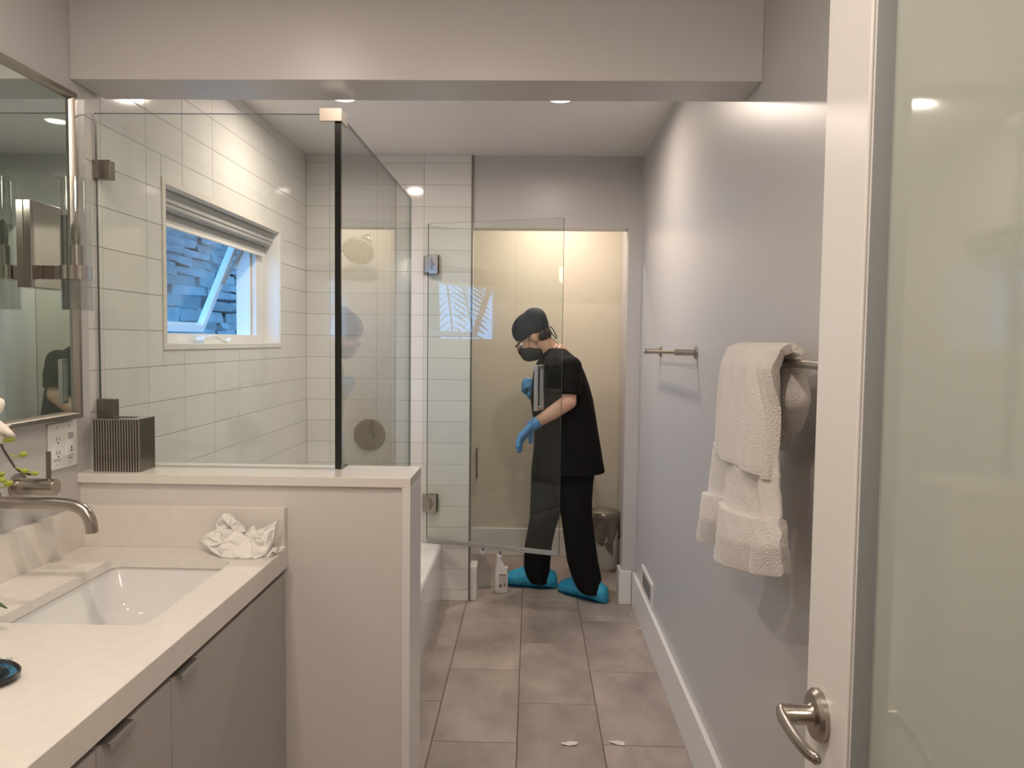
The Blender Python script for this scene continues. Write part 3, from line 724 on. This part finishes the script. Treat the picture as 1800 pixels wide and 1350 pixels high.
# towel: a long folded bath towel over the bar
tw = thing('bath_towel', 'thick white bath towel draped over the long towel bar', 'towel', (.47, 1.7, .9))
def sheet(name, cols, m, nu=46, nv=40, thick=.014, fold=None, parent=tw, wob=.002):
    """cols: list of (u, [(y, z, x) from top to bottom]) ; lofted sideways with a fold profile in x"""
    bm = bmesh.new(); G = []
    for i in range(nu+1):
        u = i/nu
        k = max(j for j in range(len(cols)) if cols[j][0] <= u+1e-9); k = min(k, len(cols)-2)
        a, b = cols[k], cols[k+1]; t = (u-a[0])/(b[0]-a[0])
        row = []
        for j in range(nv+1):
            v = j/nv
            def ev(c):
                pts = c[1]; q = v*(len(pts)-1); n = min(int(q), len(pts)-2); f = q-n
                return Vector(pts[n]).lerp(Vector(pts[n+1]), f)
            p = ev(a).lerp(ev(b), t)
            x = p.z + (fold(u, v) if fold else 0) + wob*math.sin(31*u+5*v)*math.sin(17*v+9*u)
            row.append(bm.verts.new((x, p.x, p.y)))
        G.append(row)
    for i in range(nu):
        for j in range(nv): bm.faces.new((G[i][j], G[i+1][j], G[i+1][j+1], G[i][j+1]))
    o = finish(bm, name, m, parent, True, 80)
    so = o.modifiers.new('thick', 'SOLIDIFY'); so.thickness = thick; so.offset = 0
    bv = o.modifiers.new('round', 'BEVEL'); bv.width = thick*.42; bv.segments = 3; bv.limit_method = 'ANGLE'; bv.angle_limit = math.radians(60)
    return o
def tp(x, y, X): p = at(x, y, X=X); return (p.y, p.z, X)
def over(yv, x=.45):   # wrap from behind the bar over its top to the front
    return [(yv, 1.388, .529), (yv, 1.405, .529), (yv, 1.428, .520), (yv, 1.438, .503), (yv, 1.428, .482), (yv, 1.395, .468)]
YL, YR2 = at(1274, 650, X=.47).y, at(1352, 650, X=.47).y
def fold_up(u, v): return -.012*math.sin(PI*u)**.6 + .005*math.sin(14*u)*min(1, v*2)
sheet('upper_layer', [(0, over(YL)+[tp(1268, 700, .468), tp(1260, 795, .466)]), (.5, over((YL+YR2)/2)+[tp(1308, 720, .462), tp(1302, 815, .456)]), (1, over(YR2)+[tp(1352, 720, .462), tp(1346, 838, .456)])], 'towel', fold=fold_up, thick=.018)
YR0, YR1 = at(1356, 650, X=.485).y, at(1378, 650, X=.485).y
sheet('upper_side_fold', [(0, over(YR0)+[tp(1358, 720, .474), tp(1350, 840, .466)]), (1, over(YR1)+[tp(1372, 720, .482), tp(1369, 845, .476)])], 'towel', nu=16, thick=.018, fold=lambda u, v: -.014*math.sin(PI*u))
def strip(name, p, m, fold=None, thick=.016, nu=18):
    sheet(name, p, m, fold=fold, thick=thick, nu=nu, nv=24)
hump = lambda a: (lambda u, v: -a*math.sin(PI*u))
# lower layer in three pleats, each with a woven band and a terry hem
for nm, (tl, trr, bl_, br2), X0 in (
    ('left', ((1260, 775), (1290, 785), (1249, 866), (1279, 880)), .478),
    ('mid', ((1284, 785), (1341, 805), (1274, 885), (1338, 916)), .466),
    ('right', ((1342, 800), (1368, 800), (1340, 916), (1375, 914)), .474)):
    strip('woven_band', [(0, [tp(*tl, X0), tp(*bl_, X0)]), (1, [tp(*trr, X0), tp(*br2, X0)])], 'towelb', hump(.018), .009)
for (tl, trr, bl_, br2), X0 in (
    (((1247, 864), (1279, 874), (1235, 946), (1268, 956)), .476),
    (((1272, 880), (1338, 912), (1263, 982), (1334, 1008)), .463),
    (((1340, 914), (1376, 912), (1331, 1006), (1384, 1012)), .471)):
    strip('terry_hem', [(0, [tp(*tl, X0), tp((tl[0]*2+bl_[0])/3, (tl[1]+bl_[1])/2, X0-.006), tp(*bl_, X0)]), (1, [tp(*trr, X0), tp((trr[0]*1+br2[0])/2, (trr[1]+br2[1])/2, X0-.006), tp(*br2, X0)])], 'towel', hump(.026), .022)
# the tail gathered behind the bar
bm = bmesh.new()
for p, r, q, r2 in (((1382, 640, .515), .020, (1380, 700, .52), .030), ((1380, 700, .52), .030, (1376, 782, .535), .014), ((1393, 648, .52), .024, (1397, 700, .522), .032),
    ((1397, 700, .522), .030, (1393, 742, .53), .024), ((1403, 655, .54), .016, (1406, 722, .54), .018)):
    bm_caps(bm, at(p[0], p[1], X=p[2]), r, at(q[0], q[1], X=q[2]), r2)
remesh(bm, 'back_tail', .005, 'towel', tw, 3)

# ------------------------------------------------------------------ entry door with frosted pane
DX, DY0, DY1, DZT = .37, .235, 1.005, 2.03
ed = S(thing('door_1', 'white entry door with frosted glass pane standing open', 'door', (DX, DY1, 0)))
del ed['category']
box('lock_stile', DX, DX+.04, .878, DY1, .01, DZT, 'trimw', ed, bev=.002)
box('bead', DX+.0035, DX+.04, .866, .8775, .01, DZT, 'trimw', ed, bev=.0015)
box('hinge_stile', DX, DX+.04, DY0, .374, .01, DZT, 'trimw', ed, bev=.002)
box('bottom_rail', DX, DX+.04, .374, .866, .01, .23, 'trimw', ed, bev=.001)
box('top_rail', DX, DX+.04, .374, .866, 1.91, DZT, 'trimw', ed, bev=.001)
box('glass_stop', DX+.001, DX+.021, .864, .8662, .23, 1.91, 'reveal', ed)
box('frosted_pane', DX+.021, DX+.029, .372, .868, .228, 1.912, 'frost', ed)
hc2 = Vector((DX, .955, .977))
dh = lathe('handle', hc2, (-1, 0, 0), [(0, .0325), (.006, .0325), (.011, .028), (.012, .015), (.016, .0125), (.05, .0125), (.052, .011)], 'nickel', ed, 36)
lv = catmull([hc2+Vector((-.047, .008, .001)), hc2+Vector((-.051, -.01, .001)), hc2+Vector((-.0515, -.05, 0)), hc2+Vector((-.048, -.085, -.001)), hc2+Vector((-.040, -.105, -.002))], 5)
R_ = []
for i, p in enumerate(lv):
    t = i/(len(lv)-1); d = (lv[min(i+1, len(lv)-1)]-lv[max(i-1, 0)]).normalized(); s = d.cross(Vector((0, 0, 1))).normalized()
    e = .55 if i in (0, len(lv)-1) else 1
    h = (.011-.004*t)*e; w = .0055*e
    R_.append([p + s*(w*math.cos(q)) + Vector((0, 0, h*math.sin(q))) for q in [2*PI*k/14 for k in range(14)]])
loft('lever', R_, 'nickel', dh, ang=60)

# ------------------------------------------------------------------ alcove and floor things
bx_, by_ = .475, 4.90
bn = thing('waste_bin', 'steel lidded waste bin with grey liner in the alcove corner', 'bin', (bx_, by_, 0))
lathe('body', (bx_, by_, 0), (0, 0, 1), [(0, .09), (.01, .096), (.30, .098), (.31, .096)], 'wplastic', bn)
bm = bmesh.new(); rr = []
for i in range(9):
    t = i/8; rr.append([Vector((bx_+(.102+.008*math.sin(7*q+3*t)*t)*math.cos(q), by_+(.102+.008*math.sin(7*q+3*t)*t)*math.sin(q), .335-t*(.15+.03*math.sin(3*q)))) for q in [2*PI*k/48 for k in range(48)]])
bm_loft(bm, rr, False, False); finish(bm, 'liner', 'bag', bn, True, 80)
tube('liner_corner', [(bx_+.02, by_-.108, .19), (bx_+.035, by_-.118, .15), (bx_+.05, by_-.11, .105)], [.03, .02, .004], 'bag', bn, 8)
lathe('lid', (bx_, by_, .335), (0, 0, 1), [(0, .104), (.022, .104), (.03, .100), (.042, .07), (.046, .001)], 'steel', bn, 40)
gb_ = thing('grab_rail', 'short dark vertical rail on the alcove wall beside the tiled wall end', 'rail', (-.405, YA, .5))
p0, p1 = at(838, 790, Y=YA-.03), at(838, 838, Y=YA-.03)
tube('rod', [p0, p1], .006, 'nickeld', gb_, 10)
for p in (p0, p1): tube('standoff', [p, (p.x, YA, p.z)], .007, 'nickeld', gb_, 8)

def bottle(x, y, rz, label, m, full=True):
    t = thing('spray_bottle' if not full else 'cleaner_bottle', label, 'bottle', (x, y, 0)); t.rotation_euler = (0, 0, 0)
    c, s = math.cos(rz), math.sin(rz)
    def rg(cx, hx_, hy_, z, r):
        return [Vector((x+c*p.x-s*p.y, y+s*p.x+c*p.y, z)) for p in rrect(cx-hx_, cx+hx_, -hy_, hy_, 0, r)]
    loft('body', [rg(0, .036, .020, 0, .012), rg(0, .039, .023, .006, .014), rg(0, .039, .023, .105, .016), rg(-.002, .034, .022, .13, .016), rg(-.009, .022, .018, .16, .014), rg(-.013, .016, .016, .185, .0155), rg(-.013, .015, .015, .20, .0145)], m, t, ang=60)
    lathe('neck_collar', (x-c*.013, y-s*.013, .198), (0, 0, 1), [(0, .017), (.012, .0165), (.02, .013)], m if full else 'wplastic', t, 20)
    tube('cap_tip', [(x-c*.010, y-s*.010, .215), (x-c*.006, y-s*.006, .240)], [.006, .0025], 'trig', t, 10)
    if full:
        def quad(name, x0, x1, z0, z1, mm):
            v = [Vector((x+c*a_-s*(-.0235), y+s*a_+c*(-.0235), zz)) for a_, zz in ((x0, z0), (x1, z0), (x1, z1), (x0, z1))]
            nrm = Vector((s, -c, 0)); slab_(name, v, nrm*.0004, mm, t)
        quad('label_panel', -.016, .030, .028, .11, 'label_bg')
        for z in range(7): quad('print_line', -.010, .026-.004*(z % 3), .062+z*.0055, .064+z*.0055, 'label')
        quad('print_block', -.012, .0, .034, .05, 'labeld'); quad('print_block', .012, .025, .036, .058, 'label')
        quad('print_title', -.012, .026, .103, .109, 'labelr')
        ball('grip_shoulder', (x+c*.03, y+s*.03, .138), (.011, .011, .014), m, t)
    return t
def slab_(name, poly, t, m, parent):
    bm = bmesh.new(); a_ = [bm.verts.new(p+t*.5) for p in poly]; b_ = [bm.verts.new(p+t*2) for p in poly]
    bm.faces.new(a_); bm.faces.new(b_[::-1])
    for i in range(4): bm.faces.new((a_[i], b_[i], b_[(i+1) % 4], a_[(i+1) % 4]))
    return finish(bm, name, m, parent)
M['label_bg'] = mat('label paper', (.62, .61, .63), .35)
bottle(-.158, 4.36, .12, 'white plastic cleaner bottle with printed label standing by the shoe cover', 'wplastic')
bottle(-.262, 4.43, .3, 'clear plastic bottle half hidden behind the doorway skirting', 'crystal', False)
def scrap(x, y, L, w, rz, label):
    c = at(x, y, Z=0.0); t = bmesh.new()
    for k in range(3):
        d = Vector((math.cos(rz+k*.15), math.sin(rz+k*.15), 0)); p_ = c + Vector((random.uniform(-.3, .3)*w, random.uniform(-.3, .3)*w, .004+.0015*k))
        s = d.cross(Vector((0, 0, 1)))
        bm_loft(t, [[p_-d*L*.5+s*w*.2, p_-d*L*.5-s*w*.2, p_-d*L*.5+Vector((0, 0, .002))], [p_+s*w*.5+Vector((0, 0, -.003)), p_-s*w*.5+Vector((0, 0, -.003)), p_+Vector((0, 0, .006))], [p_+d*L*.5+s*w*.25, p_+d*L*.5-s*w*.25, p_+d*L*.5+Vector((0, 0, .002))]])
    o = finish(t, 'paper_scrap', 'tissue'); tag(o, label, 'scrap', 'white scraps on the floor tiles')
scrap(1002, 1309, .055, .016, -.15, 'white twisted paper scrap on the middle floor tile')
scrap(1084, 1307, .055, .014, -.45, 'white paper scrap on the right hand floor tile joint')
scrap(1124, 1107, .012, .008, .4, 'tiny white crumb beside the right baseboard')
scrap(1110, 1084, .009, .007, 1.4, 'tiniest white crumb on the floor nearest the alcove pillar')

# ------------------------------------------------------------------ the cleaner in the doorway
def V(x, y, Y): return at(x, y, Y=Y)
YN, YC, YFAR = 4.20, 4.37, 4.53      # near side, middle and far side of the body
# head frame: looks left and down
pt = math.radians(31); hf = Vector((-math.cos(pt), 0, -math.sin(pt))); hu = Vector((-math.sin(pt), 0, math.cos(pt))); hs = Vector((0, -1, 0))
hrot = Matrix((hf, hs, hu)).transposed()
HC = V(936, 592, YC)
def hp(f, s, u): return HC + hf*f + hs*s + hu*u
# joints
shN, elN, wrN = V(1003, 645, 4.185), V(1000, 706, 4.16), V(937, 747, 4.12)
shF, elF, wrF = V(985, 645, 4.55), V(965, 712, 4.56), V(936, 694, 4.47)
def hand(bm, w, tip, palm_n, spread, curl, r=.0105, ps=1.0, pr=.014):
    """palm, four fingers of unequal length, thumb from the side of the palm"""
    w, tip = Vector(w), Vector(tip); d = (tip-w).normalized(); n = Vector(palm_n); n = (n-d*n.dot(d)).normalized(); s = d.cross(n)
    L = .085*ps; k0 = w + d*L
    for q in (-.024, -.008, .008, .024): bm_caps(bm, w+d*.008+s*q*.7*ps, pr, k0+s*q*ps, pr*.93)
    for i, (q, fl) in enumerate(((-.027, .060), (-.009, .072), (.009, .068), (.026, .054))):
        p = k0 + s*q*ps; dirv = (d + s*q*spread).normalized(); a = 0
        for seg in (.45, .32, .26):
            a += curl
            dv = dirv*math.cos(a) + n*math.sin(a); p2 = p + dv*(fl*seg*ps)
            bm_caps(bm, p, r*ps*(1-.1*(seg < .4)), p2, r*ps*.88); p = p2
    p = w + d*.028*ps + s*-.028*ps; a1 = (d*.55 - s*.75 + n*.4).normalized()
    p2 = p + a1*.034*ps; bm_caps(bm, p, pr*.9, p2, r*1.05); p3 = p2 + (d*.8 - s*.15 + n*.55).normalized()*.03*ps; bm_caps(bm, p2, r*1.05, p3, r*.9)
hnN_tip = V(904, 783, 4.10); hnF_tip = V(921, 680, 4.42)
bm = bmesh.new()
bm_ball(bm, hp(-.012, 0, .03), (.098, .076, .098), hrot)                 # cranium
bm_ball(bm, hp(.025, 0, -.035), (.068, .060, .085), hrot)               # face
bm_caps(bm, hp(.062, 0, -.085), .026, hp(.03, 0, -.075), .045)          # chin and jaw
bm_caps(bm, hp(.082, 0, .012), .010, hp(.105, 0, -.026), .0115)         # nose
bm_caps(bm, hp(.074, .028, .022), .012, hp(.074, -.028, .022), .012)    # brow
for s in (-1, 1): bm_ball(bm, hp(-.005, .078*s, -.008), (.018, .009, .030), hrot, 14)   # ears
bm_caps(bm, hp(-.035, 0, -.06), .056, V(972, 622, YC), .054)            # neck
for y, xa, xb, w in ((622, 962, 1004, .12), (645, 942, 1022, .19), (690, 940, 1034, .185), (750, 944, 1040, .17), (800, 950, 1040, .16)):
    c = V((xa+xb)/2, y, YC); bm_ball(bm, c, ((xb-xa)/2/309*.70, w*.72, .06))
bm_caps(bm, shN, .038, elN, .041); bm_caps(bm, elN, .043, V(972, 725, 4.14), .040); bm_caps(bm, V(972, 725, 4.14), .040, wrN, .027)
bm_caps(bm, shF, .038, elF, .042); bm_caps(bm, elF, .042, wrF, .028)
hand(bm, wrN, hnN_tip, (.35, -.3, -.5), -.1, .30, .008, 1.05, .011); hand(bm, wrF, hnF_tip, (1, .2, -.2), .2, .75, .008, 1.0, .011)
hipF, knF, anF = V(965, 835, 4.45), V(956, 905, 4.46), V(946, 1003, 4.46)
hipN, knN, anN = V(1008, 835, 4.29), V(1014, 912, 4.28), V(1036, 1015, 4.255)
for h_, k_, n_ in ((hipF, knF, anF), (hipN, knN, anN)):
    bm_caps(bm, h_, .062, k_, .045); bm_caps(bm, k_, .045, n_, .038)
heelN, toeN = Vector((.385, 4.235, .045)), Vector((.235, 4.36, .035))
heelF, toeF = Vector((.105, 4.455, .045)), Vector((-.085, 4.49, .035))
for n_, h_, t_ in ((anN, heelN, toeN), (anF, heelF, toeF)):
    bm_caps(bm, n_, .04, h_, .033); bm_caps(bm, h_, .033, t_, .028)
person = remesh(bm, 'person', .0065, 'skin', None, 5)
tag(person, 'cleaner in black scrubs, blue gloves and shoe covers bending in the alcove doorway', 'person')
# scrub top
bm = bmesh.new(); rings = []
prof = [(829, 938, 1063, .200), (812, 936, 1060, .200), (780, 938, 1055, .197), (757, 939, 1051, .195), (730, 936, 1047, .198), (700, 932, 1042, .203), (675, 935, 1035, .207), (655, 937, 1028, .207), (640, 942, 1021, .200), (628, 950, 1012, .165), (619, 957, 1001, .12), (612, 963, 993, .085)]
for y, xa, xb, w in prof:
    a_, b_ = V(xa, y, YC), V(xb, y, YC); c = (a_+b_)/2; h = (b_.x-a_.x)/2
    drop = .012 if y > 820 else 0
    rings.append([Vector((c.x + h*math.copysign(abs(math.cos(q))**.85, math.cos(q)), c.y + w*math.copysign(abs(math.sin(q))**.8, math.sin(q)) + .006*math.sin(5*q)*(y > 700), c.z + drop*math.cos(q)*.6)) for q in [2*PI*k/40 for k in range(40)]])
bm_loft(bm, rings)
for sh, el, t in ((shN, elN, .80), (shF, elF, .75)):
    e = sh.lerp(el, t); bm_caps(bm, sh+Vector((0, .02 if sh is shN else -.02, -.005)), .066, sh.lerp(el, .5), .062); bm_loft(bm, [circ(sh.lerp(el, .3), el-sh, .064, 20), circ(e, el-sh, .061, 20)])
top = remesh(bm, 'scrub_top', .007, 'black', person, 4)
# trousers
bm = bmesh.new()
def leg(prof, Y0, Y1, dep):
    R_ = []
    for i, (y, xa, xb) in enumerate(prof):
        Y = Y0 + (Y1-Y0)*i/(len(prof)-1); a_, b_ = V(xa, y, Y), V(xb, y, Y); c = (a_+b_)/2; h = (b_.x-a_.x)/2
        d = dep[0] + (dep[1]-dep[0])*i/(len(prof)-1)
        R_.append([Vector((c.x + h*math.cos(q), c.y + d*math.sin(q) + .004*math.sin(3*q+i), c.z)) for q in [2*PI*k/28 for k in range(28)]])
    bm_loft(bm, R_)
leg([(795, 937, 1000), (820, 934, 996), (850, 933, 992), (880, 932, 988), (908, 931, 984), (927, 928, 977), (960, 922, 970), (995, 921, 967), (1012, 924, 967), (1022, 930, 966)], 4.45, 4.46, (.105, .075))
leg([(795, 958, 1050), (830, 968, 1046), (850, 972, 1043), (880, 979, 1041), (908, 986, 1041), (946, 991, 1046), (984, 996, 1051), (1012, 1004, 1057), (1030, 1012, 1058), (1041, 1020, 1057)], 4.30, 4.25, (.105, .075))
c = V(994, 805, YC); bm_ball(bm, c, (.165, .175, .10))
remesh(bm, 'trousers', .007, 'black', person, 4)
# gloves
for w, tip, n, sp_, cu_, el in ((wrN, hnN_tip, (.35, -.3, -.5), -.1, .30, elN), (wrF, hnF_tip, (1, .2, -.2), .2, .75, elF)):
    bm = bmesh.new(); hand(bm, w, tip, n, sp_, cu_, .0140, 1.05 if w is wrN else 1.0, .0185)
    d = (w-el).normalized(); bm_loft(bm, [circ(w-d*.035, d, .034, 20), circ(w-d*.032, d, .0335, 20), circ(w, d, .031, 20), circ(w+d*.025, d, .028, 20)])
    remesh(bm, 'glove', .0035, 'glove', person, 3)
# shoe covers
for h_, t_, an in ((heelN, toeN, anN), (heelF, toeF, anF)):
    d = (t_-h_); d.z = 0; L = d.length; d.normalize(); s = Vector((-d.y, d.x, 0)); base = Vector((h_.x, h_.y, 0)); R_ = []
    for t, w, ht in ((-.06, .014, .05), (-.05, .036, .095), (-.01, .047, .115), (.06, .05, .13), (.11, .053, .122), (.17, .056, .098), (.215, .05, .074), (.24, .034, .056), (.254, .010, .032)):
        c = base + d*t*(L+.075)/.25; rg = []
        for k in range(28):
            q = 2*PI*k/28; z = ht*.5 + ht*.5*math.sin(q); ww = w*(math.cos(q)) * (1.0 if math.sin(q) < 0 else (1-.25*math.sin(q)))
            z = max(z, .004) + .0025*math.sin(9*q+t*120)
            rg.append(c + s*ww + Vector((0, 0, max(z, .003))))
        R_.append(rg)
    o = loft('shoe_cover', R_, 'shoe', person, ang=80)
    R2 = [[base + d*t*(L+.075)/.25 + s*w*.96*sg + Vector((0, 0, z)) for sg, z in ((-1, .0005), (1, .0005), (1, .006), (-1, .006))] for t, w in ((-.05, .02), (-.01, .04), (.06, .043), (.17, .05), (.235, .026))]
    loft('sole', R2, 'sole', o, ang=30)
# cap, hair, mask, glasses
bm = bmesh.new()
bm_ball(bm, hp(-.014, 0, .050), (.110, .090, .092), hrot, 32); bm_ball(bm, hp(-.055, 0, .075), (.075, .078, .072), hrot, 24)
cut = bmesh.ops.bisect_plane(bm, geom=bm.verts[:]+bm.edges[:]+bm.faces[:], plane_co=hp(0, 0, .006), plane_no=(hu-hf*.10).normalized(), clear_inner=True)
ed_ = [e for e in bm.edges if e.is_boundary]; bmesh.ops.holes_fill(bm, edges=ed_)
capo = remesh(bm, 'scrub_cap', .005, 'cap', person, 5)
b0 = hp(-.104, .02, .03)
for k, pts in enumerate(([V(963, 577, 4.34), V(969, 575, 4.335), V(977, 589, 4.33), V(979, 594, 4.33)], [V(963, 580, 4.345), V(970, 586, 4.34), V(976, 594, 4.335), V(979, 595, 4.33)])):
    tube('cap_tie', catmull(pts, 5), .003, 'cap', capo, 6)
tube('cap_string', catmull([V(963, 590, 4.34), V(972, 597, 4.335), V(983, 606, 4.33)], 5), .0015, 'mask', capo, 6)
bm = bmesh.new(); bm_ball(bm, hp(-.050, 0, -.014), (.060, .071, .056), hrot, 24); hair = remesh(bm, 'hair', .005, 'hair', person, 3)
bm = bmesh.new(); bm_ball(bm, hp(.052, 0, -.070), (.062, .066, .052), hrot, 28); bm_ball(bm, hp(.085, 0, -.045), (.032, .035, .03), hrot, 20)
bm_ball(bm, hp(.03, 0, -.085), (.06, .06, .045), hrot, 24)
mko = remesh(bm, 'face_mask', .0045, 'mask', person, 6)
for s in (-1, 1):
    tube('ear_loop', [hp(.05, .066*s, -.055), hp(.03, .072*s, -.01), hp(.012, .080*s, .015)], .0016, 'mask', mko, 6)
    tube('ear_loop', [hp(.02, .066*s, -.085), hp(-.005, .074*s, -.045), hp(-.014, .082*s, -.012)], .0016, 'mask', mko, 6)
gl = tube('glasses', [hp(-.01, .081, .012), hp(.05, .076, .010), hp(.098, .066, .004), hp(.112, .02, .002), hp(.112, -.02, .002), hp(.098, -.066, .004), hp(.05, -.076, .010), hp(-.01, -.081, .012)], .0028, 'mask', person, 8)
for s in (-1, 1):
    rim_ = [hp(.104 + .006*math.cos(q)*-s*0, s*(.040+.025*math.cos(q)), -.014+.019*math.sin(q)) for q in [2*PI*k/18 for k in range(19)]]
    tube('lens_rim', rim_, .0022, 'mask', gl, 6, cap=False)
    lens = [hp(.104, s*(.040+.024*math.cos(q)), -.014+.018*math.sin(q)) for q in [2*PI*k/18 for k in range(18)]]
    slab('lens', lens, hf*.001, 'bulb', 'gedge', gl)
    ball('eye', hp(.074, .031*s, -.008), .0115, 'wplastic', person); ball('iris', hp(.083, .031*s, -.010), .0055, 'hair', person)
